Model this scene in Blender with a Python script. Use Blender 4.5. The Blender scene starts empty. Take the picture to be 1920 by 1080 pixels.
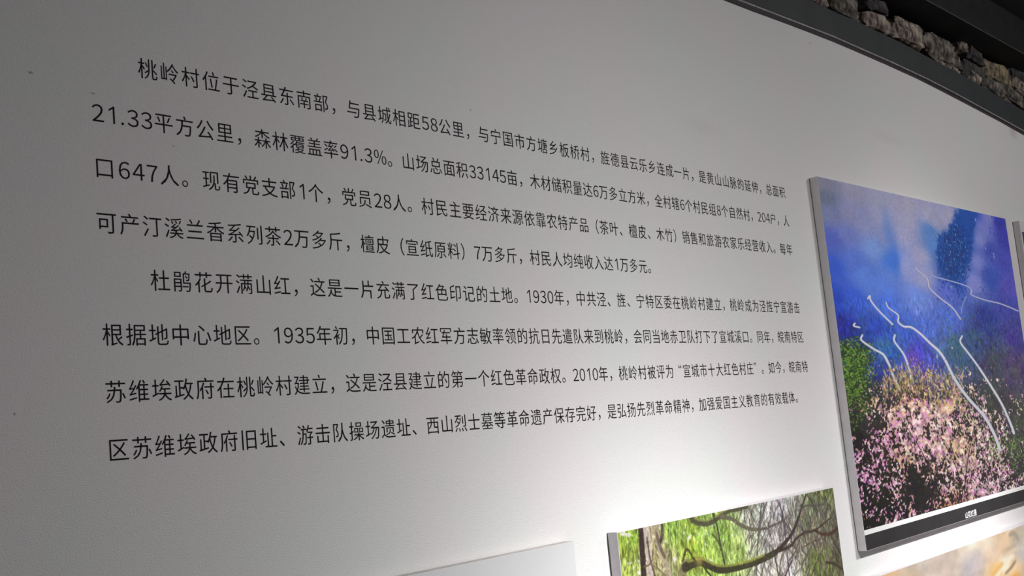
import bpy, bmesh, math, random
import numpy as np
from mathutils import Vector, Matrix, noise

scene = bpy.context.scene
C = scene.collection
rnd = random.Random(7)

# ------------------------------------------------------------------ measures
# Lengths are counted in text heights: one letter of the wall text is EM metres tall.
# u runs along the wall, v up from the first text line, w out of the wall.
EM = 0.04
EYE = 1.6
FPX, YAW, PITCH, ROLL = 2216.88, 0.863569, 0.126832, -0.097027
CAM = np.array([-10.33467, -17.53136, 43.80697])
cy, sy, cp, sp, cr, sr = math.cos(YAW), math.sin(YAW), math.cos(PITCH), math.sin(PITCH), math.cos(ROLL), math.sin(ROLL)
FWD = np.array([sy*cp, sp, -cy*cp])
RGT0 = np.array([cy, 0, sy])
UP0 = np.cross(RGT0, FWD)
RGT = cr*RGT0 + sr*UP0
UPV = -sr*RGT0 + cr*UP0

def W(u, v, w=0.0):
    return Vector((u*EM, -w*EM, (v - CAM[1])*EM + EYE))

def inv(x, y, w=0.0):
    """photo pixel -> point (u, v) on the plane that lies w in front of the wall"""
    D = FWD + RGT*(x-960)/FPX - UPV*(y-540)/FPX
    t = (w - CAM[2])/D[2]
    q = CAM + t*D
    return q[0], q[1]

# ------------------------------------------------------------------ camera
cam_d = bpy.data.cameras.new('camera')
cam_d.sensor_width = 36.0
cam_d.lens = FPX/1920*36.0
cam_d.clip_start = 0.02
cam = bpy.data.objects.new('camera', cam_d)
C.objects.link(cam)
def d3(a): return Vector((a[0], -a[2], a[1]))
m = Matrix((d3(RGT), d3(UPV), -d3(FWD))).transposed().to_4x4()
m.translation = W(*CAM)
cam.matrix_world = m
scene.camera = cam

# ------------------------------------------------------------------ world, exposure
world = bpy.data.worlds.new('world'); scene.world = world
world.use_nodes = True
bg = world.node_tree.nodes['Background']
bg.inputs[0].default_value = (1.0, 0.95, 0.975, 1)
bg.inputs[1].default_value = 0.155
scene.view_settings.view_transform = 'Standard'
scene.view_settings.look = 'None'
scene.view_settings.exposure = 0.0
scene.view_settings.gamma = 1.0
scene.view_settings.use_curve_mapping = False

FLOOR_V = CAM[1] - EYE/EM
CEIL_V = 27.3

# ceiling spotlights (built with their housings further down): place, aim on the wall, power, hot core, spill, their widths
LAMPS = [((52, 21, 60), (53.5, -56), 432, 3.3, .452, 35.5, 5.9),
         ((108, 21, 60), (99.6, -30.7), 432, 1.65, .05, 35.5, 5.9),
         ((130, 23, 70), (120, -40), 118, 0.0, 1.0, 30, .6)]  # added unseen lamp, lifts the general light towards the upper right
def illum(u, v, w):
    """light falling on the plane w, used to tell a print's own colour from the photographed one"""
    E = np.full(np.shape(u), .065)
    for L, aim, power, hot, spill, k1, k2 in LAMPS:
        dx, dy, dz = u-L[0], v-L[1], w-L[2]; r = np.sqrt(dx*dx+dy*dy+dz*dz)
        ax = np.array([aim[0]-L[0], aim[1]-L[1], -L[2]], float); ax /= np.linalg.norm(ax)
        c = (dx*ax[0]+dy*ax[1]+dz*ax[2])/r
        E = E+power/(4*math.pi**2)*(hot*np.exp(k1*(c-1))+spill*np.exp(k2*(c-1)))*(L[2]-w)/r/(r*EM)**2
    return E

# ------------------------------------------------------------------ materials
def srgb(c):
    c = np.asarray(c, float)/255.0
    return np.where(c <= 0.04045, c/12.92, ((c+0.055)/1.055)**2.4)

def mat(name, col, rough=0.6, spec=0.3, var=0.0, scale=20.0, bump=0.0, bscale=200.0, metallic=0.0, col2=None):
    mt = bpy.data.materials.new(name); mt.use_nodes = True
    nt = mt.node_tree; b = nt.nodes['Principled BSDF']
    b.inputs['Roughness'].default_value = rough
    b.inputs['Specular IOR Level'].default_value = spec
    b.inputs['Metallic'].default_value = metallic
    tc = nt.nodes.new('ShaderNodeTexCoord')
    base = tuple(col)+(1,)
    if var > 0 or col2 is not None:
        n = nt.nodes.new('ShaderNodeTexNoise'); n.inputs['Scale'].default_value = scale; n.inputs['Detail'].default_value = 4
        nt.links.new(tc.outputs['Object'], n.inputs['Vector'])
        r = nt.nodes.new('ShaderNodeValToRGB')
        c2 = col2 if col2 is not None else tuple(x*(1-var) for x in col)
        r.color_ramp.elements[0].position = 0.35; r.color_ramp.elements[1].position = 0.65
        r.color_ramp.elements[0].color = tuple(c2)+(1,); r.color_ramp.elements[1].color = base
        nt.links.new(n.outputs['Fac'], r.inputs['Fac'])
        nt.links.new(r.outputs['Color'], b.inputs['Base Color'])
    else:
        b.inputs['Base Color'].default_value = base
    if bump > 0:
        n2 = nt.nodes.new('ShaderNodeTexNoise'); n2.inputs['Scale'].default_value = bscale; n2.inputs['Detail'].default_value = 3
        nt.links.new(tc.outputs['Object'], n2.inputs['Vector'])
        bp = nt.nodes.new('ShaderNodeBump'); bp.inputs['Strength'].default_value = bump; bp.inputs['Distance'].default_value = 0.002
        nt.links.new(n2.outputs['Fac'], bp.inputs['Height'])
        nt.links.new(bp.outputs['Normal'], b.inputs['Normal'])
    return mt

def wall_material():
    mt = bpy.data.materials.new('embossed_wall_vinyl'); mt.use_nodes = True
    nt = mt.node_tree; N = nt.nodes; Lk = nt.links; b = N['Principled BSDF']
    b.inputs['Roughness'].default_value = 0.5
    b.inputs['Specular IOR Level'].default_value = 0.25
    tc = N.new('ShaderNodeTexCoord')
    # faint rosy and greenish blotches of the vinyl
    n = N.new('ShaderNodeTexNoise'); n.inputs['Scale'].default_value = 3.2; n.inputs['Detail'].default_value = 2
    Lk.new(tc.outputs['Object'], n.inputs['Vector'])
    r = N.new('ShaderNodeValToRGB'); e = r.color_ramp.elements
    e[0].position = .38; e[0].color = (.768, .783, .776, 1); e[1].position = .62; e[1].color = (.808, .766, .783, 1)
    Lk.new(n.outputs['Fac'], r.inputs['Fac'])
    # a pink smear under the trim
    def smear(cx, cz, sx, sz, col, prev, amount):
        mp = N.new('ShaderNodeMapping'); mp.vector_type = 'POINT'
        mp.inputs['Scale'].default_value = (1/sx, 0.001, 1/sz)
        mp.inputs['Location'].default_value = (-cx/sx, 0, -cz/sz)
        Lk.new(tc.outputs['Object'], mp.inputs['Vector'])
        ln = N.new('ShaderNodeVectorMath'); ln.operation = 'LENGTH'; Lk.new(mp.outputs[0], ln.inputs[0])
        mr = N.new('ShaderNodeMapRange'); mr.inputs[1].default_value = 1; mr.inputs[2].default_value = 0.2
        mr.inputs[3].default_value = 0; mr.inputs[4].default_value = amount
        Lk.new(ln.outputs['Value'], mr.inputs[0])
        mx = N.new('ShaderNodeMix'); mx.data_type = 'RGBA'
        Lk.new(mr.outputs[0], mx.inputs[0]); Lk.new(prev, mx.inputs[6]); mx.inputs[7].default_value = col
        return mx.outputs[2]
    out = r.outputs['Color']
    for px, py, sx, sz, col, am in ((1899, 247, .07, .045, (.62, .40, .43, 1), .55),
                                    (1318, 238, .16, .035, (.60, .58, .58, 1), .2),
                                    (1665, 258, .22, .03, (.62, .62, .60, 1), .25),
                                    (57, 136, .006, .003, (.2, .18, .18, 1), .8), (174, 175, .006, .002, (.2, .18, .18, 1), .8),
                                    (27, 776, .003, .003, (.2, .18, .18, 1), .8), (882, 206, .003, .004, (.25, .22, .22, 1), .8),
                                    (1519, 81, .006, .005, (.3, .28, .28, 1), .7), (325, 274, .003, .003, (.35, .3, .3, 1), .7)):
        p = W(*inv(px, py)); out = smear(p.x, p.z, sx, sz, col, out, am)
    Lk.new(out, b.inputs['Base Color'])
    # embossed relief
    n1 = N.new('ShaderNodeTexNoise'); n1.inputs['Scale'].default_value = 470; n1.inputs['Detail'].default_value = 2.5; n1.inputs['Roughness'].default_value = .55
    mp1 = N.new('ShaderNodeMapping'); mp1.inputs['Scale'].default_value = (.62, 1, 1.15)
    Lk.new(tc.outputs['Object'], mp1.inputs['Vector']); Lk.new(mp1.outputs[0], n1.inputs['Vector'])
    bp = N.new('ShaderNodeBump'); bp.inputs['Strength'].default_value = .95; bp.inputs['Distance'].default_value = .0013
    Lk.new(n1.outputs['Fac'], bp.inputs['Height']); Lk.new(bp.outputs['Normal'], b.inputs['Normal'])
    return mt

M = {}
M['wall'] = wall_material()
M['ink'] = mat('black_lettering', (.008, .006, .008), .65, .12, var=.3, scale=40)
M['fascia'] = mat('charcoal_painted_board', (.042, .046, .048), .6, .3, var=.15, scale=9, bump=.25, bscale=160)
M['lip'] = mat('black_plum_channel', (.036, .028, .032), .5, .3, var=.3, scale=30)
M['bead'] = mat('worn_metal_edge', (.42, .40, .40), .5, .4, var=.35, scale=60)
M['beam'] = mat('black_beam', (.016, .017, .018), .7, .2, var=.3, scale=12, bump=.2, bscale=120)
M['ceiling'] = mat('dark_ceiling', (.03, .032, .036), .8, .2, var=.3, scale=5, bump=.2, bscale=80)
M['floor'] = mat('grey_floor', (.22, .21, .20), .5, .3, var=.2, scale=3)
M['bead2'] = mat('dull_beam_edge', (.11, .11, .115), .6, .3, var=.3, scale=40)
M['mortar'] = mat('dark_mortar', (.03, .026, .024), .95, .1, var=.5, scale=25, bump=.8, bscale=60)
M['edge'] = mat('grey_board_edge', (.72, .69, .71), .55, .3, var=.08, scale=30)
M['edge2'] = mat('raw_board_core', (.55, .51, .49), .7, .2, var=.15, scale=30)
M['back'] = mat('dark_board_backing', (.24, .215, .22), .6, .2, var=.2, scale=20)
M['blank'] = mat('pale_grey_laminate', (.70, .71, .73), .4, .35, var=.04, scale=4)
M['white'] = mat('white_print', (.80, .80, .80), .4, .35, var=.03, scale=10)
M['black'] = mat('black_print', (.028, .026, .028), .42, .45, var=.2, scale=10)
M['lamp'] = mat('black_lamp_housing', (.02, .02, .02), .4, .4, var=.2, scale=20)
def print_material(name, rough=.42):
    mt = bpy.data.materials.new(name); mt.use_nodes = True
    nt = mt.node_tree; b = nt.nodes['Principled BSDF']
    at = nt.nodes.new('ShaderNodeVertexColor'); at.layer_name = 'print'
    nt.links.new(at.outputs['Color'], b.inputs['Base Color'])
    b.inputs['Roughness'].default_value = rough; b.inputs['Specular IOR Level'].default_value = .4
    return mt
M['print'] = print_material('printed_photo')

# ------------------------------------------------------------------ builders
def link(name, me, material, parent=None, smooth=False):
    o = bpy.data.objects.new(name, me); C.objects.link(o)
    if material: me.materials.append(material)
    if parent is not None: o.parent = parent
    if smooth:
        for p in me.polygons: p.use_smooth = True
    return o

def mesh(name, verts, faces, material, parent=None):
    me = bpy.data.meshes.new(name); me.from_pydata([tuple(v) for v in verts], [], faces); me.update()
    return link(name, me, material, parent)

def bevel_mesh(me, width, seg=2):
    bm = bmesh.new(); bm.from_mesh(me)
    bmesh.ops.recalc_face_normals(bm, faces=bm.faces)
    if width: bmesh.ops.bevel(bm, geom=list(bm.edges), offset=width, segments=seg, affect='EDGES', profile=.5)
    bm.to_mesh(me); bm.free(); me.update()

def slab(name, outline, w0, w1, material, parent=None, bevel=0.0):
    """outline: (u, v) polygon, extruded from w0 to w1"""
    n = len(outline)
    v = [W(a, b, w0) for a, b in outline] + [W(a, b, w1) for a, b in outline]
    f = [tuple(range(n)), tuple(range(n, 2*n))[::-1]] + [(i, (i+1) % n, n+(i+1) % n, n+i) for i in range(n)]
    o = mesh(name, v, f, material, parent)
    bevel_mesh(o.data, bevel)
    return o

def rect(u0, u1, v0, v1): return [(u0, v0), (u1, v0), (u1, v1), (u0, v1)]
def band(low, high): return list(low) + list(high)[::-1]
def structure(o): o['kind'] = 'structure'; return o
def empty(name, loc):
    o = bpy.data.objects.new(name, None); C.objects.link(o); o.location = loc; o.empty_display_size = .1
    return o
def tag(o, label, cat, group=None):
    o['label'] = label; o['category'] = cat
    if group: o['group'] = group
    return o
def attach(root, *parts):
    """parent built-in-place parts to a thing's root without moving them"""
    bpy.context.view_layer.update()
    for p in parts:
        p.parent = root; p.matrix_parent_inverse = root.matrix_world.inverted()

# ------------------------------------------------------------------ the shell
ULEFT, URIGHT = -40.0, 215.0
top_px = [(1360, 1), (1412, 21.2), (1464, 40.2), (1516, 60), (1560, 77.2), (1597, 92.8), (1658, 119.4), (1720, 147.6), (1770, 173), (1822, 200.2), (1873, 227), (1920, 253.5)]
top = [inv(x, y) for x, y in top_px]
top = [(ULEFT, 14.8)] + [(10, 14.85)] + [(a, b) for a, b in top] + [(165, 12.4), (URIGHT, 11.0)]
wall = structure(slab('wall_front', [(ULEFT, FLOOR_V), (URIGHT, FLOOR_V)] + top[::-1], -1.2, 0, M['wall']))
wall['label'] = 'white embossed lining wall carrying black lettering and photo boards'

def bxm(name, lo, hi, material):
    x0, y0, z0 = lo; x1, y1, z1 = hi
    v = [(x0,y0,z0),(x1,y0,z0),(x1,y1,z0),(x0,y1,z0),(x0,y0,z1),(x1,y0,z1),(x1,y1,z1),(x0,y1,z1)]
    f = [(0,3,2,1),(4,5,6,7),(0,1,5,4),(1,2,6,5),(2,3,7,6),(3,0,4,7)]
    return mesh(name, v, f, material)
CEIL_Z = W(0, CEIL_V).z
structure(bxm('floor', (ULEFT*EM, -4.6, -.1), (URIGHT*EM, .35, 0), M['floor']))
structure(bxm('ceiling', (ULEFT*EM, -4.6, CEIL_Z), (URIGHT*EM, .35, CEIL_Z+.1), M['ceiling']))

# dark channel lip along the wall's top edge, its edge highlight painted as a thin pale strip, and the charcoal fascia above
line_px = [(1381, 0), (1470, 34.2), (1560, 69), (1610, 91), (1673, 118.6), (1738, 149), (1787, 174), (1840, 203), (1893, 232), (1920, 247)]
lipw = .22
line = [inv(x, y, lipw) for x, y in line_px]
line = [(ULEFT, line[0][1]), (10, line[0][1])] + line + [(165, line[-1][1]-1.1), (URIGHT, line[-1][1]-2.4)]
low = [(a, b-.02) for a, b in top]
lip = structure(slab('trim_1', band(low, line), -.6, lipw, M['lip']))
lip_glint = slab('edge_bead', band(line, [(a, b+.13) for a, b in line]), -.5, lipw+.05, M['bead'], lip)
st_px = [(1519, 0), (1560, 20), (1611, 42), (1647, 60), (1690, 80), (1740, 107), (1772, 124), (1807, 142), (1834, 158), (1875, 182), (1920, 208)]
FASW = .12
sl = [inv(x, y, FASW) for x, y in st_px]
sl = [(ULEFT, sl[0][1]-.1), (10, sl[0][1]-.1)] + sl + [(165, sl[-1][1]-1), (URIGHT, sl[-1][1]-2)]
structure(slab('trim_2', band([(a, b+.1) for a, b in line], sl), -.6, FASW, M['fascia']))

# black beam under the ceiling; light caught on its lower front edge is painted as a paler strip
BV = 22.7; BW = 2.25
structure(slab('trim_3', rect(ULEFT, URIGHT, BV, CEIL_V+.1), -3.6, BW, M['beam'], bevel=.002))
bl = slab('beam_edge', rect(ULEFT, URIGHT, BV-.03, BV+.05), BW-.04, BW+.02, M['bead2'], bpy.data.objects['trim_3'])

# old rubble wall behind, seen between the fascia and the beam
rubble = structure(slab('wall_back', rect(ULEFT, URIGHT, FLOOR_V, CEIL_V), -5.2, -2.7, M['mortar']))
def stone_mat(name, c1, c2, c3):
    mt = mat(name, c1, .9, .15, col2=c2, scale=24, bump=1.0, bscale=55)
    nt = mt.node_tree; b = nt.nodes['Principled BSDF']
    r = [n for n in nt.nodes if n.type == 'VALTORGB'][0]
    r.color_ramp.elements[0].position = .38; r.color_ramp.elements[1].position = .66
    e = r.color_ramp.elements.new(.5); e.color = tuple(c3)+(1,)
    return mt
SM = [stone_mat('rubble_pale', (.46, .39, .32), (.07, .05, .05), (.22, .18, .155)),
      stone_mat('rubble_brown', (.36, .29, .19), (.07, .055, .045), (.20, .16, .11)),
      stone_mat('rubble_dark', (.10, .09, .09), (.03, .027, .03), (.06, .055, .055)),
      stone_mat('rubble_grey', (.28, .25, .21), (.04, .035, .035), (.12, .105, .09))]
def stone(uc, vc, hu, hv, tilt, kind, seed, depth=1.3, wc=-1.7):
    bm = bmesh.new(); bmesh.ops.create_icosphere(bm, subdivisions=3, radius=1)
    r = random.Random(seed); ofs = Vector((seed*3.7, seed*1.3, seed*.7))
    for v in bm.verts:
        c = v.co
        p = Vector([math.copysign(abs(x)**.5, x) for x in c])
        k = 1.03 + .26*noise.noise(c*1.3+ofs) + .20*noise.noise(c*2.9+ofs) + .10*noise.noise(c*7+ofs)
        p = p*k*.82
        a, b, d = p.x*hu, p.z*hv, p.y*depth
        a, b = a*math.cos(tilt)-b*math.sin(tilt), a*math.sin(tilt)+b*math.cos(tilt)
        v.co = Vector((a*EM, d*EM, b*EM))
    me = bpy.data.meshes.new('stone'); bm.to_mesh(me); bm.free()
    o = link('stone', me, SM[kind], rubble, False)
    o.location = W(uc, vc, wc)
    return o
def stone_px(x0, y0, x1, y1, h, kind, seed, depth=1.3, wc=-1.7):
    wf = wc + depth*.7
    a = inv(x0, y0, wf); b = inv(x1, y1, wf)
    xm, ym = (x0+x1)/2, (y0+y1)/2
    hv = (inv(xm, ym-h/2, wf)[1]-inv(xm, ym+h/2, wf)[1])/2
    hu = math.hypot(b[0]-a[0], b[1]-a[1])/2
    stone((a[0]+b[0])/2, (a[1]+b[1])/2, hu*1.13, hv*1.14, math.atan2(b[1]-a[1], b[0]-a[0]), kind, seed, depth, wc)
specs = [(1500, -16, 1556, 2, 30, 0, 1), (1556, -2, 1612, 22, 42, 3, 2), (1611, 28, 1674, 52, 34, 0, 3), (1625, 2, 1668, 20, 26, 2, 30),
         (1675, 50, 1737, 76, 44, 0, 4), (1737, 74, 1800, 112, 46, 3, 5), (1800, 82, 1817, 90, 24, 0, 6), (1814, 92, 1848, 112, 30, 2, 7),
         (1757, 116, 1806, 140, 12, 0, 8), (1806, 122, 1846, 146, 34, 2, 9), (1816, 140, 1842, 156, 22, 0, 10), (1847, 124, 1897, 150, 36, 1, 11),
         (1842, 150, 1878, 172, 24, 3, 12), (1872, 160, 1926, 196, 30, 3, 13), (1894, 124, 1925, 152, 40, 2, 14), (1900, 150, 1945, 185, 22, 0, 15),
         (1480, -34, 1545, -14, 26, 3, 16), (1920, 150, 1965, 175, 40, 3, 17), (1926, 185, 1975, 215, 30, 0, 18)]
for s in specs: stone_px(*s)
u = -38.0; k = 50
while u < 78:
    L_ = rnd.uniform(5, 9); stone(u+L_/2, 20.4+rnd.uniform(-.3, .3), L_/2, 2.1, rnd.uniform(-.06, .06), rnd.choice((0, 3, 1, 2)), k); u += L_; k += 1
u = 154.0
while u < 212:
    L_ = rnd.uniform(6, 10); stone(u+L_/2, 19.4+rnd.uniform(-.4, .4), L_/2, 2.6, rnd.uniform(-.06, .06), rnd.choice((0, 3, 1, 2)), k); u += L_; k += 1

# ------------------------------------------------------------------ lettering
TEXT = ["桃岭村位于泾县东南部，与县城相距58公里，与宁国市方塘乡板桥村，旌德县云乐乡连成一片，是黄山山脉的延伸，总面积",
"21.33平方公里，森林覆盖率91.3%。山场总面积33145亩，木材储积量达6万多立方米，全村辖6个村民组8个自然村，204户，人",
"口647人。现有党支部1个，党员28人。村民主要经济来源依靠农特产品（茶叶、檀皮、木竹）销售和旅游农家乐经营收入。每年",
"可产汀溪兰香系列茶2万多斤，檀皮（宣纸原料）7万多斤，村民人均纯收入达1万多元。",
"杜鹃花开满山红，这是一片充满了红色印记的土地。1930年，中共泾、旌、宁特区委在桃岭村建立，桃岭成为泾旌宁宣游击",
"根据地中心地区。1935年初，中国工农红军方志敏率领的抗日先遣队来到桃岭，会同当地赤卫队打下了宣城溪口。同年，皖南特区",
"苏维埃政府在桃岭村建立，这是泾县建立的第一个红色革命政权。2010年，桃岭村被评为“宣城市十大红色村庄”。如今，皖南特",
"区苏维埃政府旧址、游击队操场遗址、西山烈士墓等革命遗产保存完好，是弘扬先烈革命精神，加强爱国主义教育的有效载体。"]
PITCHV = 2.3429
STEP = [1.07644, 1.05148, 1.06899, 1.05547, 1.07043, 1.05476, 1.0569, 1.0548]
START = [17.4204, 15.123, 15.1238, 15.0852, 17.4289, 15.0964, 15.0802, 15.0743]
# small setting corrections along a line: (letters from its start, shift)
FIX = [(0, -.04), (7, .06), (14, .06), (20, .03), (33, -.08), (44, -.08), (52, .04), (58, .14)]
DIG = .62
def advance(ch):
    if ch in '0123456789': return DIG
    if ch == '.': return DIG*.5
    if ch == '%': return DIG*1.5
    return 1.0
_tc = bpy.data.curves.new('glyph', 'FONT'); _tc.size = 1.0; _tc.resolution_u = 3; _tc.offset = -0.003
_to = bpy.data.objects.new('glyph', _tc); C.objects.link(_to)
_cache = {}
def glyph(ch, key=None, off=-0.003):
    k = (ch, off)
    if k in _cache: return _cache[k]
    if ch == '1':
        v = np.array([(.27, 0), (.345, 0), (.345, .72), (.285, .72), (.09, .585), (.09, .505), (.27, .625)]); f = [(0, 1, 2, 3, 6), (3, 4, 5, 6)]
        _cache[k] = (v, f); return _cache[k]
    _tc.offset = off
    _tc.body = ch; bpy.context.view_layer.update()
    me = bpy.data.meshes.new_from_object(_to.evaluated_get(bpy.context.evaluated_depsgraph_get()))
    v = np.array([(q.co.x, q.co.y) for q in me.vertices]).reshape(-1, 2)
    f = [tuple(p.vertices) for p in me.polygons]
    bpy.data.meshes.remove(me)
    if off < 0:                         # thinning can turn a narrow stroke inside out: keep the plain outline then
        def area(vv): return sum(abs(sum(vv[q[i]][0]*vv[q[(i+1) % len(q)]][1]-vv[q[(i+1) % len(q)]][0]*vv[q[i]][1] for i in range(len(q))))/2 for q in f_)
        f_ = f; a1 = area(v); g0 = glyph(ch, off=0.0); f_ = g0[1]; a0 = area(g0[0])
        if not (.80 < a1/a0 < .995): v, f = g0
    _cache[k] = (v, f); return _cache[k]

def text_mesh(name, items, w, material, parent, off=-0.003):
    """items: (char, u, v baseline, width scale, height scale); letters are thin raised film"""
    verts = []; faces = []
    for ch, u, v, sx, sz in items:
        g, f = glyph(ch, off=off); b = len(verts)
        verts += [W(u+x*sx, v+y*sz, w) for x, y in g]
        faces += [tuple(i+b for i in q) for q in f]
    return mesh(name, verts, faces, material, parent)

LINE_LABEL = 'black printed line of Chinese lettering on the white wall'
for l, s in enumerate(TEXT):
    u = START[l]; items = []; n = 0.0
    for ch in s:
        a = advance(ch)
        pos = n + (0 if l not in (0, 4) else 2.2)
        fx = np.interp(pos, [q[0] for q in FIX], [q[1] for q in FIX])
        uu = u + n*STEP[l] + fx
        base = -l*PITCHV - .38
        if ch in '0123456789':
            if ch == '1': items.append((ch, uu+.08, base, 1.05, 1.05))
            else: items.append((chr(0xFF10+int(ch)), uu-.17, base, 1.0, 1.01))      # wide-form digits of the lettering face
        elif ch == '%': items.append(('％', uu, base, 1.0, 1.0))
        elif ch == '.': items.append(('．', uu-.05, base, .8, .8))
        elif ch == '“': items.append((ch, uu+.55, base+.12, 1.0, 1.0))
        elif ch == '”': items.append((ch, uu+.02, base+.12, 1.0, 1.0))
        else: items.append((ch, uu, base, 1.0, 1.0))
        n += a
    t = text_mesh('text_line', items, .012, M['ink'], wall)
    t['label'] = LINE_LABEL

# ------------------------------------------------------------------ printed pictures
class Canvas:
    def __init__(s, u0, u1, v0, v1, nc, nr, w, seed):
        s.u0, s.u1, s.v0, s.v1, s.nc, s.nr, s.w = u0, u1, v0, v1, nc, nr, w
        s.img = np.zeros((nr, nc, 3)); s.rng = np.random.default_rng(seed)
        s.yy, s.xx = np.mgrid[0:nr, 0:nc].astype(float)
    def at(s, x, y):
        a, b = inv(x, y, s.w)
        return ((a-s.u0)/(s.u1-s.u0)*(s.nc-1), (s.v1-b)/(s.v1-s.v0)*(s.nr-1))
    def idw(s, pts, power=1.6, eps=6.0):
        num = np.zeros_like(s.img); den = np.zeros(s.img.shape[:2])
        for x, y, col in pts:
            cx, cy_ = s.at(x, y)
            wgt = 1.0/((s.xx-cx)**2+(s.yy-cy_)**2+eps*eps)**power
            num += wgt[..., None]*np.array(col, float); den += wgt
        return num/den[..., None]
    def noise(s, cx, cy_, octaves=1):
        out = np.zeros(s.img.shape[:2]); amp = 1.0; tot = 0
        for _ in range(octaves):
            gw, gh = int(s.nc/cx)+3, int(s.nr/cy_)+3
            g = s.rng.random((gh, gw))
            X = s.xx/cx; Y = s.yy/cy_
            x0 = X.astype(int); y0 = Y.astype(int); fx = X-x0; fy = Y-y0
            fx = fx*fx*(3-2*fx); fy = fy*fy*(3-2*fy)
            out += amp*((g[y0, x0]*(1-fx)+g[y0, x0+1]*fx)*(1-fy)+(g[y0+1, x0]*(1-fx)+g[y0+1, x0+1]*fx)*fy)
            tot += amp; amp *= .55; cx = max(cx/2, 1.2); cy_ = max(cy_/2, 1.2)
        return out/tot
    def poly(s, pts, width, col, alpha=1.0, grid=False, soft=1.0):
        """stroke through pixels of the photo (or canvas cells); width from first to last"""
        P = [np.array(q if grid else s.at(*q)) for q in pts]
        if len(P) > 2:                                  # round the corners
            E_ = [2*P[0]-P[1]]+P+[2*P[-1]-P[-2]]; Q = []
            for i in range(1, len(E_)-2):
                a, b, c, d = E_[i-1:i+3]
                for k in range(5):
                    t = k/5
                    Q.append(.5*((2*b)+(c-a)*t+(2*a-5*b+4*c-d)*t*t+(3*b-a-3*c+d)*t**3))
            P = Q+[P[-1]]
        n = len(P)-1
        for i in range(n):
            (x0, y0), (x1, y1) = P[i], P[i+1]
            if isinstance(width, (list, tuple)):
                wa = width[0]+(width[1]-width[0])*i/n; wb = width[0]+(width[1]-width[0])*(i+1)/n
            else: wa = wb = width
            pad = max(wa, wb)/2+2
            xa, xb = int(max(0, min(x0, x1)-pad)), int(min(s.nc, max(x0, x1)+pad+1))
            ya, yb = int(max(0, min(y0, y1)-pad)), int(min(s.nr, max(y0, y1)+pad+1))
            if xa >= xb or ya >= yb: continue
            X = s.xx[ya:yb, xa:xb]; Y = s.yy[ya:yb, xa:xb]
            dx, dy = x1-x0, y1-y0; L2 = dx*dx+dy*dy+1e-9
            t = np.clip(((X-x0)*dx+(Y-y0)*dy)/L2, 0, 1)
            d = np.hypot(X-x0-t*dx, Y-y0-t*dy)
            a = np.clip(((wa+(wb-wa)*t)/2-d)/soft+.5, 0, 1)*alpha
            c = np.array(col, float)
            s.img[ya:yb, xa:xb] = s.img[ya:yb, xa:xb]*(1-a[..., None])+c*a[..., None]
    def fill(s, pts, col, alpha, soft):
        P = [s.at(*q) for q in pts]; n = len(P)
        inside = np.zeros(s.img.shape[:2], bool); dist = np.full(s.img.shape[:2], 1e9)
        for i in range(n):
            (x0, y0), (x1, y1) = P[i], P[(i+1) % n]
            if y0 != y1:
                inside ^= ((y0 > s.yy) != (y1 > s.yy)) & (s.xx < (x1-x0)*(s.yy-y0)/(y1-y0)+x0)
            dx, dy = x1-x0, y1-y0; t = np.clip(((s.xx-x0)*dx+(s.yy-y0)*dy)/(dx*dx+dy*dy+1e-9), 0, 1)
            dist = np.minimum(dist, np.hypot(s.xx-x0-t*dx, s.yy-y0-t*dy))
        sd = np.where(inside, dist, -dist)+(s.noise(7, 9, 2)-.5)*soft*1.5
        a = np.clip(sd/soft+.5, 0, 1)*alpha
        s.img = s.img*(1-a[..., None])+np.array(col, float)*a[..., None]
    def dab(s, x, y, ln, wd, ang, col, alpha=1.0):
        r = int(max(ln, wd)+2)
        xa, xb, ya, yb = max(0, int(x)-r), min(s.nc, int(x)+r+1), max(0, int(y)-r), min(s.nr, int(y)+r+1)
        if xa >= xb or ya >= yb: return
        X = s.xx[ya:yb, xa:xb]-x; Y = s.yy[ya:yb, xa:xb]-y
        ca, sa = math.cos(ang), math.sin(ang)
        p = (X*ca+Y*sa)/ln; q = (-X*sa+Y*ca)/wd
        a = np.clip((1-(p*p+q*q))*1.6, 0, 1)*alpha
        s.img[ya:yb, xa:xb] = s.img[ya:yb, xa:xb]*(1-a[..., None])+np.array(col, float)*a[..., None]
    def blob(s, x, y, rx, ry, col, alpha, grid=False, hard=1.0):
        cx, cy_ = (x, y) if grid else s.at(x, y)
        d = ((s.xx-cx)/rx)**2+((s.yy-cy_)/ry)**2
        a = np.exp(-d**hard)*alpha
        s.img = s.img*(1-a[..., None])+np.array(col, float)*a[..., None]
    def build(s, name, parent=None):
        """the canvas holds colours as photographed; the lamps' light is divided out so the print keeps its own colour"""
        uu, vv = np.meshgrid(np.linspace(s.u0, s.u1, s.nc), np.linspace(s.v1, s.v0, s.nr))
        alb = np.clip((srgb(np.clip(s.img, 0, 255))-.012)/illum(uu, vv, s.w)[..., None], .005, .88)
        us = np.linspace(s.u0, s.u1, s.nc)*EM; zs = (np.linspace(s.v1, s.v0, s.nr)-CAM[1])*EM+EYE
        co = np.zeros((s.nr, s.nc, 3), np.float32); co[..., 0] = us[None]; co[..., 1] = -s.w*EM; co[..., 2] = zs[:, None]
        me = bpy.data.meshes.new(name)
        nv = s.nr*s.nc; nf = (s.nr-1)*(s.nc-1)
        me.vertices.add(nv); me.vertices.foreach_set('co', co.ravel())
        idx = np.arange(nv).reshape(s.nr, s.nc)
        q = np.stack([idx[1:, :-1], idx[1:, 1:], idx[:-1, 1:], idx[:-1, :-1]], -1).reshape(-1, 4).astype(np.int32)
        me.loops.add(nf*4); me.loops.foreach_set('vertex_index', q.ravel())
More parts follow.
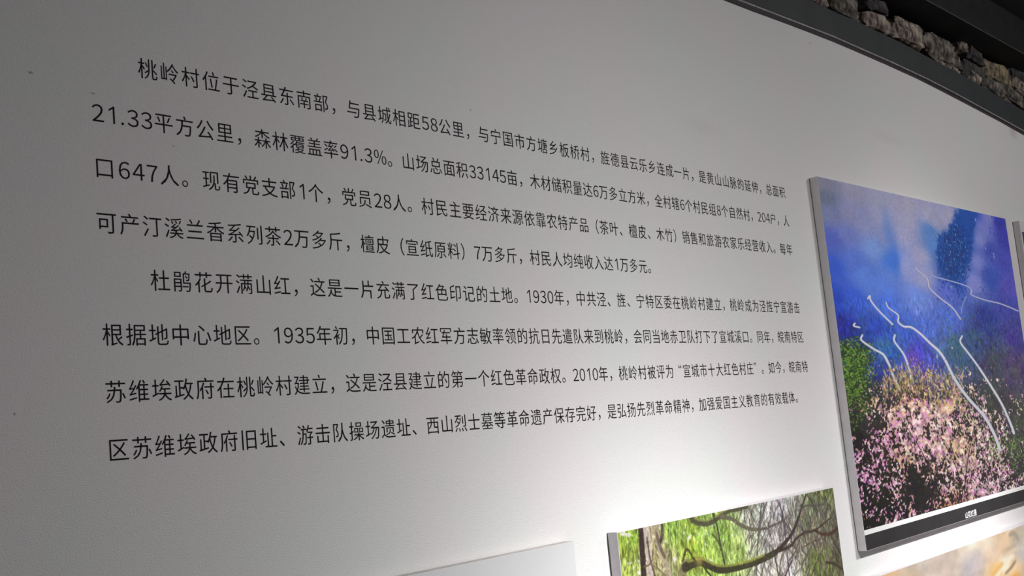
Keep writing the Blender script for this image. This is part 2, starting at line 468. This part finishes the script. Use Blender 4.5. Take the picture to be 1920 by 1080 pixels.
        me.polygons.add(nf); me.polygons.foreach_set('loop_start', np.arange(0, nf*4, 4, dtype=np.int32))
        at = me.color_attributes.new('print', 'FLOAT_COLOR', 'POINT')
        rgba = np.ones((nv, 4), np.float32); rgba[:, :3] = alb.reshape(-1, 3)
        at.data.foreach_set('color', rgba.ravel())
        me.update(calc_edges=True); me.validate()
        return link(name, me, M['print'], parent)

TH = .78      # board thickness
def board(name, label, u0, u1, v0, v1, edge='edge', bev=.0006, front=None, group=None):
    root = empty(name, W((u0+u1)/2, v0, 0)); tag(root, label, 'photo board', group)
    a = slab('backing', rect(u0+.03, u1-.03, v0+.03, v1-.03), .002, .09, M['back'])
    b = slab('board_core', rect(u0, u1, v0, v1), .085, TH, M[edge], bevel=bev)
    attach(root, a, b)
    return root

# -- the blue mountain board
BU0, BU1, BV0, BV1 = 80.35, inv(1886, 411, TH)[0], -29.08, 1.69
BU1 = (BU1 + inv(1918, 637, TH)[0])/2
blue = board('photo_board', 'large board with blue misty mountain, winding white roads and pink blossom, right of the lettering', BU0, BU1, BV0, BV1, group='photo boards on the white wall')
strip_top = inv(1619, 995, TH)[1]; strip_bot = inv(1621.5, 1004, TH)[1]
PW = TH+.012
cv = Canvas(BU0+.04, BU1-.04, strip_top, BV1-.03, 430, 620, PW, 3)
G = [(1540,340,(112,110,122)),(1600,355,(132,129,146)),(1700,385,(150,145,162)),(1780,402,(152,147,166)),(1545,372,(90,97,112)),(1558,400,(105,110,142)),
(1560,450,(74,86,162)),(1562,500,(48,80,178)),(1567,560,(38,66,168)),(1577,612,(38,48,140)),(1620,420,(127,131,166)),(1640,465,(108,135,190)),(1620,520,(84,118,196)),
(1600,560,(54,86,192)),(1660,440,(126,132,172)),(1672,490,(66,112,196)),(1700,440,(148,147,176)),(1700,500,(142,147,190)),(1730,520,(150,150,186)),(1725,480,(152,150,178)),
(1720,560,(108,134,210)),(1660,570,(74,110,210)),(1745,432,(80,116,172)),(1752,460,(84,122,180)),(1770,470,(34,80,150)),(1790,460,(24,60,130)),(1780,500,(22,54,124)),(1800,420,(38,74,150)),
(1815,440,(38,76,150)),(1812,480,(36,72,148)),(1795,525,(40,74,158)),(1830,402,(64,84,162)),(1838,450,(118,122,178)),(1830,490,(116,122,182)),(1826,530,(122,127,186)),(1852,410,(112,114,180)),(1845,430,(106,112,176)),(1872,418,(48,48,134)),(1884,450,(54,54,140)),
(1880,490,(66,68,152)),(1856,470,(62,74,154)),(1858,520,(54,76,156)),(1892,540,(84,74,160)),(1890,575,(66,70,150)),(1850,600,(48,60,130)),(1900,620,(70,65,135)),(1780,545,(88,100,186)),(1780,600,(84,110,202)),(1740,620,(84,115,206)),
(1700,620,(68,100,202)),(1650,620,(44,70,182)),(1600,640,(38,52,150)),(1730,660,(74,80,188)),(1712,672,(104,76,186)),(1680,660,(48,90,180)),(1660,650,(56,106,172)),(1640,690,(46,56,148)),
(1760,650,(80,106,172)),(1790,660,(66,98,124)),(1830,640,(58,74,126)),(1860,680,(72,72,92)),(1900,690,(84,74,104)),(1588,655,(48,72,40)),(1612,680,(62,86,46)),(1600,720,(50,60,42)),
(1590,760,(42,45,40)),(1622,760,(56,64,44)),(1602,840,(38,36,34)),(1612,900,(38,36,36)),(1617,960,(36,33,33)),(1650,960,(38,36,36)),(1720,900,(43,43,39)),(1650,740,(54,50,66)),(1700,740,(96,78,66)),
(1700,800,(84,66,58)),(1760,850,(86,68,62)),(1820,900,(88,74,74)),(1860,830,(84,86,76)),(1880,760,(78,78,74)),(1840,760,(72,78,74)),(1900,800,(80,80,78)),(1912,880,(72,72,70)),(1670,820,(60,50,44)),(1930,800,(70,72,66)),(1930,920,(66,66,60))]
G += [(1650,375,(140,137,155)),(1650,410,(138,138,165)),(1740,400,(152,147,166)),(1752,418,(146,144,168)),(1590,400,(122,122,150)),(1590,440,(100,110,165)),(1600,490,(78,104,180)),(1640,540,(86,120,200)),(1770,412,(150,146,168)),(1700,415,(150,146,168))]
cv.img = cv.idw(G, 1.7, 7)
def blue_mask(y0, y1):
    _, r0 = cv.at(1700, y0); _, r1 = cv.at(1700, y1)
    return np.clip((cv.yy-r0)/(r1-r0), 0, 1)
lower = blue_mask(560, 640)
n1 = cv.noise(5, 10, 3)-.5; n2 = cv.noise(2.2, 5, 2)-.5; n3 = cv.noise(26, 40, 3)-.5
cv.img *= (1+(n1*.30+n2*.42)*lower+n3*.10)[..., None]
cv.img += (cv.noise(14, 26, 2)-.5)[..., None]*lower[..., None]*np.array([6, 26, -16])
cv.img *= (1+(cv.noise(2, 3, 1)-.5)*.10)[..., None]
mist = 1-blue_mask(540, 620); cv.img += mist[..., None]*np.array([0, 2, 9])
# soft dark cloud streak, wooded crags seen through the mist
cv.blob(1664, 430, 9, 40, (70, 118, 190), .45); cv.blob(1678, 485, 9, 42, (58, 104, 196), .6)
R = cv.rng
cv.fill([(1797,391),(1815,388),(1834,396),(1824,440),(1820,480),(1811,508),(1796,530),(1778,522),(1762,500),(1755,472),(1760,447),(1776,432),(1786,410)], (32, 70, 146), .85, 9)
cv.fill([(1778,440),(1800,436),(1806,470),(1796,505),(1780,512),(1770,480)], (24, 54, 120), .7, 14)
for i in range(1400):
    x, y = 1788+R.normal(0, 17), 478+R.normal(0, 34)
    if y < 400 or x > 1822 + (478-y)*.1 or x < 1758 or (y < 436 and x < 1800-(y-392)*.5): continue
    c = [(24, 56, 124), (36, 78, 152), (30, 66, 122), (46, 90, 160), (20, 44, 98)][int(R.integers(5))]
    gx, gy = cv.at(x, y); cv.dab(gx, gy, 3.2, 1.5, 1.4+R.normal(0, .4), c, .7)
for i in range(900):
    x, y = 1830+R.random()*80, 400+R.random()*230
    if abs(x-(1838-(y-440)*.12)) < 12: continue
    c = [(44, 50, 134), (64, 70, 150), (52, 80, 150), (40, 60, 130), (84, 84, 160)][int(R.integers(5))]
    gx, gy = cv.at(x, y); cv.dab(gx, gy, 3.4, 1.6, 1.4+R.normal(0, .5), c, .45)
for i in range(60):
    x, y = 1788+R.normal(0, 16), 475+R.normal(0, 32); gx, gy = cv.at(x, y); cv.dab(gx, gy, 2.4, 1.0, 1.4, (130, 165, 190), .7)
for x, y in ((1863, 476), (1864, 482), (1848, 466), (1829, 412), (1783, 538)):
    gx, gy = cv.at(x, y); cv.dab(gx, gy, 4, 1.6, 1.4, (150, 165, 200), .8)
# brushy middle slopes
for i in range(5200):
    x, y = 1570+R.random()*350, 560+R.random()*170
    gx, gy = cv.at(x, y); ix, iy = int(min(max(gx, 0), cv.nc-1)), int(min(max(gy, 0), cv.nr-1))
    b = cv.img[iy, ix]; c = b*R.uniform(.72, 1.25)+R.normal(0, 8, 3)
    cv.dab(gx, gy, R.uniform(3, 8), R.uniform(.7, 1.4), 1.5+R.normal(0, .22), c, .55)
for i in range(700):
    x, y = R.choice([1790, 1815, 1840, 1870, 1665, 1770])+R.normal(0, 16), 640+R.normal(0, 28)
    gx, gy = cv.at(x, y); cv.dab(gx, gy, R.uniform(2, 5), 1.2, 1.5, [(80, 128, 112), (56, 112, 128), (92, 128, 96), (110, 88, 160), (60, 84, 80)][int(R.integers(5))], .45)
# green shrub at the left
for i in range(1700):
    x, y = 1604+R.normal(0, 17), 690+R.normal(0, 40)
    if y < 628 + abs(x-1600)*.5: continue
    c = [(96, 140, 50), (60, 92, 40), (36, 48, 32), (126, 160, 66), (46, 60, 36)][int(R.integers(5))]
    gx, gy = cv.at(x, y); cv.dab(gx, gy, R.uniform(1.6, 4), R.uniform(.9, 1.6), R.random()*3, c, .75)
# winding roads
RC = (196, 200, 226)
def road(pts, w, col=RC):
    cv.poly(pts, (w[0]+1.8, w[1]+1.8) if isinstance(w, tuple) else w+1.8, (90, 100, 140), .35)
    cv.poly(pts, w, col, .95)
road([(1717,500),(1721,507),(1738.5,522),(1742,538),(1752.6,550),(1768,563),(1786,577),(1801,598)], (2.2, 3.4), (190, 184, 204))
road([(1745.6,506),(1749,517),(1772,524),(1803.6,533),(1818,539),(1822,546),(1822,553),(1849,563),(1877.5,570),(1909,583)], (1.8, 3.0), (168, 172, 210))
road([(1627,560),(1631,555),(1633,564),(1649,584),(1673.5,608)], (2.4, 3.6))
road([(1661,566),(1666,577),(1684,591),(1684,603),(1694.6,612),(1708.6,613.7),(1726,626),(1744,643.6),(1760,658),(1773,677),(1791.5,713),(1815.5,746.7),(1845,780),(1863.7,813),(1875,843)], (1.8, 8.0), (206, 206, 220))
road([(1617,628),(1615.4,638),(1638,654),(1656,664.7),(1666,682),(1674,703),(1686,730)], (2.6, 5.4), (204, 206, 222))
road([(1678,628),(1677,640),(1694.6,664.7),(1705,693),(1712,718)], (3.2, 4.6), (200, 206, 226))
road([(1804,630),(1801,642),(1817.7,664.7),(1836,690),(1856,720.7),(1878.5,758),(1895,795),(1901,812)], (3.6, 6.4), (204, 206, 216))
road([(1603,606),(1601,611),(1612,614)], 2.6)
road([(1812,556),(1804,574),(1803,588)], 2.2, (120, 150, 200))
# blossom
def flower_density(x, y):
    if y < 690: return 0
    d = 1.0
    if x < 1625+ (y-700)*.05: d *= .28
    if y > 900 and x < 1700: d *= .55
    if 1690 < x < 1750 and 868 < y < 965: d *= .18
    edge = 1700 - (y-690)*.75                       # left slope of the mass
    if x < edge and y < 800: d *= .35
    right = 1760 + (y-690)*.75
    if x > right: d *= .12 if y < 880 else .45
    return d
PAL = [(232,196,214),(222,160,202),(206,132,196),(238,222,222),(226,178,190),(196,112,176),(240,230,226)]
DEN = [(1700,740,.72),(1720,780,.78),(1760,820,.74),(1700,850,.6),(1800,880,.68),(1850,920,.62),(1890,930,.5),(1640,860,.36),(1650,900,.3),(1635,940,.2),(1620,800,.12),(1620,960,.06),(1660,960,.3),(1720,910,.1),(1735,935,.1),
(1780,940,.5),(1830,830,.66),(1870,870,.55),(1900,860,.12),(1912,800,.03),(1870,760,.12),(1850,790,.42),(1830,740,.34),(1800,700,.36),(1780,760,.74),(1740,705,.55),(1690,705,.5),(1660,720,.25),(1650,760,.38),(1610,720,.08),(1600,680,.03),
(1730,650,0),(1640,660,0),(1850,660,0),(1900,720,.02),(1690,680,.1),(1770,685,.15),(1930,930,.3)]
HUE = [(1700,730,(205,160,100)),(1740,720,(200,165,95)),(1780,740,(205,170,110)),(1720,790,(236,190,196)),(1760,800,(235,200,190)),(1700,820,(232,186,206)),(1740,860,(228,190,196)),(1690,860,(205,170,120)),(1640,850,(225,190,190)),(1640,880,(200,120,190)),
(1630,905,(205,130,195)),(1660,950,(230,180,205)),(1780,900,(228,200,206)),(1830,900,(230,190,210)),(1870,910,(225,200,205)),(1860,840,(220,205,195)),(1800,840,(215,185,140)),(1650,720,(170,150,120)),(1785,950,(200,130,80)),(1850,760,(190,180,170))]
def equal(a): return a.ravel().argsort().argsort().reshape(a.shape)/a.size
den = cv.idw([(x, y, (d, d, d)) for x, y, d in DEN], 1.6, 8)[..., 0]*(blue_mask(660, 770)+(equal(cv.noise(12, 14, 2))-.5)*.5*(blue_mask(650, 690) > 0)).clip(0, 1)
base = cv.idw(HUE, 1.4, 10)
fine = equal(cv.noise(2.4, 3.8, 2)); mid = equal(cv.noise(6, 8, 2)); hue2 = equal(cv.noise(4, 5.5, 2)); big = equal(cv.noise(16, 20, 2))
for lo_, hi_, col in ((0, .16, (200, 118, 188)), (.16, .28, (226, 160, 206)), (.28, .37, (128, 138, 62)), (.37, .44, (206, 160, 84)), (.84, 1.01, (244, 232, 234))):
    k_ = ((hue2 >= lo_) & (hue2 < hi_))[..., None]*.7
    base = base*(1-k_)+np.array(col, float)*k_
base = base*(.80+.36*mid)[..., None]
thr = 1-np.clip(den*1.05+(big-.5)*.35*(den > .05), 0, .9)
mask = np.clip((fine*.7+mid*.3-thr)/.12+.5, 0, 1)*(den > .02)
flo = np.clip(den*2.2, 0, 1)[..., None]*blue_mask(670, 800)[..., None]
cv.img = cv.img*(1-flo*.62)+np.array([44, 38, 36])*flo*.62
cv.img = cv.img*(1-mask[..., None]*.95)+base*mask[..., None]*.95
for i in range(620):
    x = 1655+R.random()*150; y = 712+R.normal(0, 16)+abs(x-1715)*.12
    gx, gy = cv.at(x, y); cv.dab(gx, gy, R.uniform(3, 7), R.uniform(.8, 1.5), 1.5+R.normal(0, .3), [(196,160,90),(150,150,70),(206,170,140),(120,90,60),(220,190,180),(84,110,70)][int(R.integers(6))], .7)
for i in range(240):
    x, y = R.choice([1640, 1636, 1655, 1668, 1685, 1880, 1890])+R.normal(0, 8), 880+R.normal(0, 60)
    gx, gy = cv.at(x, y); cv.dab(gx, gy, R.uniform(2, 4.5), R.uniform(1, 1.8), 1.5+R.normal(0, .6), PAL[int(R.integers(6))], .9)
for i in range(220):
    x, y = R.choice([1868, 1900, 1905])+R.normal(0, 10), R.choice([828, 838, 862])+R.normal(0, 14)
    gx, gy = cv.at(x, y); cv.dab(gx, gy, 3, 1.6, R.random()*3, [(110,140,70),(130,160,90),(80,105,60)][int(R.integers(3))], .7)
for pts in ([(1700,800),(1730,850),(1755,900),(1770,945)],[(1690,860),(1725,920)],[(1826,800),(1815,860),(1808,920)],[(1655,830),(1690,900),(1704,950)],[(1765,820),(1790,870),(1800,900)]):
    cv.poly(pts, (1.4, 2.4), (44, 34, 34), .8)
road([(1773,677),(1791.5,713),(1815.5,746.7),(1845,780),(1863.7,813),(1875,843)], (5.4, 7.6), (206, 206, 214))
road([(1836,690),(1856,720.7),(1878.5,758),(1895,795),(1901,812)], (5.0, 6.2), (204, 206, 212))
blue_print = cv.build('print')
ws = slab('white_stripe', rect(BU0+.03, BU1-.03, strip_bot, strip_top), TH-.02, PW, M['white'])
kb = slab('caption_band', rect(BU0+.03, BU1-.03, BV0+.03, strip_bot), TH-.02, PW, M['black'])
cu, cvv = inv(1808.5, 963, TH); cu2, _ = inv(1831, 963, TH)
step = (cu2-cu)/4
ct, cb = inv(1820, 957.5, TH)[1], inv(1820, 969.5, TH)[1]
base = (ct+cb)/2-.38*(ct-cb)/.9
cap = text_mesh('caption', [(ch, cu+i*step, base, step, (ct-cb)/.9) for i, ch in enumerate('山花烂漫')], PW+.012, M['white'], None, off=.016)
attach(blue, blue_print, ws, kb, cap)

# -- the forest board
FU0, FU1, FV0, FV1 = 47.42, inv(1562, 916.5, TH)[0], -48.0, -23.6
forest = board('photo_board', 'board with sunlit green woodland and a mossy bent branch, below the lettering', FU0, FU1, FV0, FV1, group='photo boards on the white wall')
fc = Canvas(FU0+.05, FU1-.04, FV0+.04, FV1-.04, 460, 480, PW, 11)
G = [(1165,1010,(170,200,70)),(1165,1070,(176,196,84)),(1185,1000,(150,190,60)),(1215,1000,(196,176,140)),(1230,1040,(186,176,120)),(1250,1060,(176,170,120)),(1262,990,(164,206,84)),(1290,1000,(178,212,76)),
(1300,1030,(182,216,66)),(1325,1000,(160,196,90)),(1330,1040,(170,206,84)),(1360,1000,(150,190,76)),(1380,985,(160,180,110)),(1380,1030,(176,206,100)),(1400,970,(200,204,184)),(1415,1010,(200,208,170)),(1430,960,(200,202,192)),
(1440,1010,(206,202,198)),(1440,1060,(210,208,198)),(1460,950,(196,194,202)),(1470,990,(150,146,140)),(1480,1060,(214,208,206)),(1470,1010,(196,186,184)),(1490,950,(176,178,164)),(1500,1030,(150,142,126)),(1510,980,(112,118,86)),(1530,935,(120,128,88)),
(1550,925,(124,138,78)),(1545,960,(118,120,98)),(1560,990,(110,108,84)),(1530,1010,(130,122,104)),(1525,1050,(120,136,64)),(1545,1065,(112,122,64)),(1575,1060,(92,90,66)),(1570,1020,(100,98,72)),(1300,1100,(150,180,80)),(1450,1110,(160,160,120)),(1550,1130,(110,120,70)),
(1200,1130,(140,160,80)),(1300,1200,(120,150,70)),(1450,1200,(110,120,80))]
fc.img = fc.idw(G, 1.7, 8)
R = fc.rng
fc.img *= (1.04+(fc.noise(2.2, 7, 2)-.5)*.85+(fc.noise(9, 14, 2)-.5)*.35)[..., None]
for i in range(9000):
    gx, gy = R.random()*fc.nc, R.random()**1.4*fc.nr*.75
    b = fc.img[min(int(gy), fc.nr-1), min(int(gx), fc.nc-1)]
    left = gx < fc.nc*.55
    k = R.uniform(.55, 1.25)
    c = b*k + (np.array([8, 10, 4]) if left and k > 1 else R.normal(0, 9, 3))
    fc.dab(gx, gy, R.uniform(3, 9), R.uniform(.6, 1.3), 1.55+R.normal(0, .28), c, .6)
for i in range(160):
    gx, gy = R.random()*fc.nc*.8, R.random()*fc.nr*.5
    fc.dab(gx, gy, R.uniform(1.5, 3.5), R.uniform(1, 2), R.random()*3, (232, 236, 220), .75)
for x, y, a in ((1168, 1001, 6), (1178, 1003, 6), (1291, 1009, 5), (1265, 1048, 5), (1332, 1052, 5), (1198, 1074, 4)):
    gx, gy = fc.at(x, y); fc.dab(gx, gy, a, 3, .1, (240, 242, 228), .9)
BR = (84, 70, 60)
def br(pts, w, col=BR, a=.92): fc.poly(pts, w, col, a)
# trunks at the left
br([(1211,986),(1216,1030),(1219,1080),(1224,1150)], 11, (206,190,176)); br([(1201,988),(1204,1030),(1207,1080),(1213,1150)], 8.5, (70,56,54))
br([(1230,985),(1232,1010),(1245,1050),(1258,1090)], 10, (186,172,140), .7); br([(1241,982),(1242,1004),(1236,1020)], 5, (104,84,72), .9); br([(1231,1000),(1238,1026),(1246,1044)], 5, (122,104,88), .8)
br([(1213,1008),(1219,1048),(1228,1080),(1234,1120)], 2.6, (110,86,70)); br([(1224,1030),(1222,1050),(1216,1060),(1207,1062)], 1.8, (120,100,80)); br([(1220,1058),(1236,1068),(1250,1082)], 2, (130,110,84))
# thin background stems
for i in range(230):
    x = 1395+R.random()*175; y = 915+R.random()*150
    ln = R.uniform(18, 60); sl_ = R.normal(.05, .35)
    cs = [(84,72,78),(100,86,86),(72,68,60),(116,104,112)][int(R.integers(4))]
    br([(x, y), (x+sl_*ln*.5+R.normal(0, 3), y+ln*.5), (x+sl_*ln, y+ln)], R.uniform(.8, 1.8), cs, .65)
for i in range(40):
    x = 1260+R.random()*150; y = 955+R.random()*90; ln = R.uniform(15, 45)
    br([(x, y), (x+R.normal(0, 4), y+ln*.5), (x+R.normal(3, 6), y+ln)], R.uniform(.7, 1.3), (110, 130, 60), .6)
br([(1450,920),(1466,960),(1472,1000),(1478,1060),(1482,1100)], 2.6, (92,82,96)); br([(1428,940),(1424,990),(1420,1030),(1418,1080)], 2.6, (92,90,86))
br([(1437,942),(1428,975),(1424,1000)], 3, (108,100,112)); br([(1450,1030),(1456,1060),(1462,1090)], 3, (88,74,80)); br([(1495,930),(1490,990)], 2, (104,92,90))
br([(1480,1020),(1464,1050),(1462,1090)], 3, (120,110,84)); br([(1484,1052),(1470,1085)], 3.4, (84,70,66))
# boughs
br([(1294,966),(1304,977),(1322,981),(1338,976),(1350,967),(1366,957),(1382,954),(1400,949)], (9, 7), (92,92,66)); br([(1296,963),(1306,973),(1322,976),(1338,971),(1352,961),(1367,953)], 2.6, (150,160,84), .8)
br([(1352,969),(1371,973),(1390,985),(1408,992),(1424,993)], (6, 5), (112,108,86)); br([(1424,993),(1440,989),(1455,982),(1470,975),(1480,964)], (4, 2), (98,92,84))
br([(1336,962),(1345,988),(1350,1015),(1357,1050),(1361,1066)], 3.2, (74,80,58)); br([(1335,1001),(1346,1015),(1352,1032)], 2.4, (84,92,60))
br([(1276,1100),(1280,1072),(1288,1058)], 14, (150,140,96)); br([(1284,1064),(1300,1056),(1314,1053),(1330,1060),(1350,1068),(1380,1064),(1410,1056),(1435,1046),(1454,1036)], (12, 9), (74,70,52))
br([(1290,1053),(1306,1048),(1318,1048),(1334,1055),(1352,1061),(1380,1058),(1410,1050),(1432,1041)], 3.4, (160,168,70), .75); fc.blob(1311, 1051, 6, 7, (190,164,70), .7)
br([(1454,1036),(1470,1020),(1486,998),(1496,974),(1503,952),(1511,928)], (7, 3), (72,60,58)); br([(1500,956),(1512,948),(1530,948),(1542,946)], 2.6, (88,80,74))
br([(1280,1052),(1288,1030),(1303,1051)], 3.6, (92,84,48)); br([(1318,1060),(1326,1072),(1333,1080)], 3, (70,76,48))
br([(1460,1033),(1482,1024),(1494,1009),(1510,998),(1526,995),(1542,984),(1558,970)], (5, 2.4), (76,64,56)); br([(1526,993),(1540,1001),(1556,1001),(1568,992),(1574,984)], (4, 7), (84,62,50))
br([(1556,1000),(1566,1020),(1580,1046)], 2.6, (76,64,54)); br([(1506,1026),(1528,1014),(1548,1010)], 2, (96,84,72)); br([(1548,1054),(1566,1058),(1584,1072)], 3, (72,58,48)); br([(1500,1010),(1490,1036),(1478,1052)], 2.4, (104,92,78))
for i in range(1500):
    gx, gy = R.random()*fc.nc, R.random()*fc.nr*.6
    b = fc.img[min(int(gy), fc.nr-1), min(int(gx), fc.nc-1)]; fc.dab(gx, gy, R.uniform(2, 4), R.uniform(.8, 1.6), R.random()*3, b*R.uniform(.6, 1.5), .6)
fc.img *= (1+(fc.noise(2, 3, 2)-.5)*.35)[..., None]
fc.img = fc.img*.86+fc.img.mean(-1, keepdims=True)*.14+4
attach(forest, fc.build('print'))

# -- the blank grey board
KU1 = inv(1075, 1011, TH)[0]; KV1 = inv(1060, 1017.5, TH)[1]
blank = board('panel_board', 'plain pale grey board with bare brown-grey top edge, below the lettering', KU1-29.5, KU1, -48, KV1, edge='edge2', group='photo boards on the white wall')
blank['category'] = 'wall panel'
attach(blank, slab('face_sheet', rect(KU1-29.48, KU1-.02, -47.98, KV1-.02), TH-.02, PW, M['blank'], bevel=.0004))

# -- the cloud board
SV1 = (inv(1640, 1078, TH)[1]+inv(1895, 996, TH)[1])/2
sunset = board('photo_board', 'board with pale orange and grey clouds, directly under the blue mountain board', BU0-.2, BU1-.4, -62+7, SV1, group='photo boards on the white wall')
sc = Canvas(BU0-.16, BU1-.44, -55+.04, SV1-.04, 260, 240, PW, 21)
G = [(1640,1085,(214,168,118)),(1670,1072,(216,180,140)),(1700,1062,(206,190,176)),(1730,1050,(208,196,184)),(1770,1045,(206,188,178)),(1790,1036,(214,196,180)),(1700,1079,(214,190,160)),(1750,1075,(220,204,190)),
(1800,1025,(240,226,206)),(1820,1015,(250,236,214)),(1830,1050,(206,194,192)),(1818,1060,(196,188,192)),(1850,1015,(248,232,208)),(1860,1035,(236,208,184)),(1880,1025,(228,196,164)),(1885,1005,(226,196,160)),(1905,1000,(196,182,160)),(1912,1015,(186,176,164)),
(1870,1072,(240,190,120)),(1885,1055,(252,240,214)),(1900,1065,(232,206,170)),(1905,1080,(236,170,90)),(1915,1040,(200,192,188)),(1915,1070,(206,180,150)),(1700,1130,(200,160,120)),(1850,1130,(230,180,120)),(1950,1050,(206,186,160)),(1780,1200,(170,130,100)),(1950,1150,(210,160,110))]
sc.img = sc.idw(G, 1.6, 4)
sc.img = sc.img+10
sc.img *= (1+(sc.noise(16, 10, 3)-.5)*.22+(sc.noise(4, 4, 2)-.5)*.06)[..., None]
for pts, w, c in (([(1868,1080),(1880,1062),(1890,1050),(1900,1042)], (6, 3), (252,242,220)), ([(1862,1078),(1872,1066),(1880,1056)], 3, (246,196,120)), ([(1885,1076),(1896,1064),(1904,1052)], 2, (150,126,104)), ([(1893,1003),(1902,1000),(1908,1010)], 4, (176,164,146)), ([(1890,1030),(1903,1022)], 4, (190,174,154))):
    sc.poly(pts, w, c, .7, soft=3)
attach(sunset, sc.build('print'))

# -- the board beyond, mostly out of the picture
RU0 = 130.95
right = board('photo_board', 'grey-edged board with dark night-blue picture, next to the blue mountain board', RU0, RU0+40, BV0, 1.82, group='photo boards on the white wall')
rc = Canvas(RU0+.45, RU0+39.5, BV0+1.2, .55, 80, 120, PW, 31)
rc.img = rc.idw([(1917, 440, (40, 44, 62)), (1919, 560, (34, 38, 60)), (1930, 450, (50, 54, 70)), (1960, 560, (30, 40, 60)), (1980, 800, (40, 50, 44)), (1990, 500, (90, 96, 120))], 1.5, 5)
rc.img *= (1+(rc.noise(8, 8, 3)-.5)*.6)[..., None]
attach(right, rc.build('print'))

# ------------------------------------------------------------------ ceiling spotlights (above and behind the viewer), the last an added fill
def spotlight(u, v, w, aim, power, hot, spill, k1, k2, label, radius=.02, col=(1, .985, .97)):
    """beam profile: a tight hot core plus a wide spill, like a reflector lamp"""
    root = empty('track_spotlight', W(u, CEIL_V, w)); tag(root, label, 'spotlight', 'spotlights on the ceiling')
    p = W(u, v, w); t = W(*aim, 0); d = (t-p).normalized()
    q = d.to_track_quat('-Z', 'Y')
    def cyl(name, a, b, r, mt, hollow=False):
        bm = bmesh.new(); L_ = (b-a).length
        bmesh.ops.create_cone(bm, cap_ends=True, segments=24, radius1=r, radius2=r, depth=L_)
        if hollow:
            f = [f for f in bm.faces if len(f.verts) > 4 and f.calc_center_median().z > 0]
            bmesh.ops.inset_region(bm, faces=f, thickness=r*.15)
            bmesh.ops.translate(bm, verts=f[0].verts, vec=(0, 0, -L_*.3))
        me = bpy.data.meshes.new(name); bm.to_mesh(me); bm.free()
        o = link(name, me, mt); o.rotation_euler = (b-a).to_track_quat('Z', 'Y').to_euler(); o.location = (a+b)/2
        return o
    can = cyl('lamp_can', p-d*.15, p+d*.005, .04, M['lamp'], True)
    sx_, sy_ = p.x-d.x*.1, p.y-d.y*.1
    stem = cyl('stem', p-d*.10, Vector((sx_, sy_, CEIL_Z+.004)), .008, M['lamp'])
    plate = cyl('ceiling_plate', Vector((sx_, sy_, CEIL_Z-.02)), Vector((sx_, sy_, CEIL_Z+.004)), .045, M['lamp'])
    ld = bpy.data.lights.new('bulb', 'SPOT'); ld.energy = power; ld.spot_size = math.radians(168); ld.spot_blend = .35
    ld.shadow_soft_size = radius; ld.color = col
    ld.use_nodes = True; nt = ld.node_tree; em = nt.nodes['Emission']
    tc = nt.nodes.new('ShaderNodeTexCoord'); sp_ = nt.nodes.new('ShaderNodeSeparateXYZ'); nt.links.new(tc.outputs['Normal'], sp_.inputs[0])
    def mth(op, a, b=None):
        n = nt.nodes.new('ShaderNodeMath'); n.operation = op
        for i_, x in enumerate((a, b)):
            if x is None: continue
            if isinstance(x, (int, float)): n.inputs[i_].default_value = x
            else: nt.links.new(x, n.inputs[i_])
        return n.outputs[0]
    c1 = mth('SUBTRACT', mth('ABSOLUTE', sp_.outputs['Z']), 1.0)
    prof = mth('ADD', mth('MULTIPLY', mth('EXPONENT', mth('MULTIPLY', c1, k1)), hot), mth('MULTIPLY', mth('EXPONENT', mth('MULTIPLY', c1, k2)), spill))
    nt.links.new(prof, em.inputs['Strength'])
    lo = bpy.data.objects.new('bulb', ld); C.objects.link(lo); lo.location = p+d*.012; lo.rotation_euler = q.to_euler()
    attach(root, can, stem, plate, lo)
for (place, aim, power, hot, spill, k1, k2), lab, rad in zip(LAMPS, ('black ceiling spotlight throwing its beam down past the green woodland board',
        'black ceiling spotlight aimed at the cloud board', 'black ceiling spotlight with a wide beam farther along the room'), (.02, .02, .06)):
    spotlight(*place, aim, power, hot, spill, k1, k2, lab, radius=rad)

bpy.data.objects.remove(_to)
bpy.data.curves.remove(_tc)
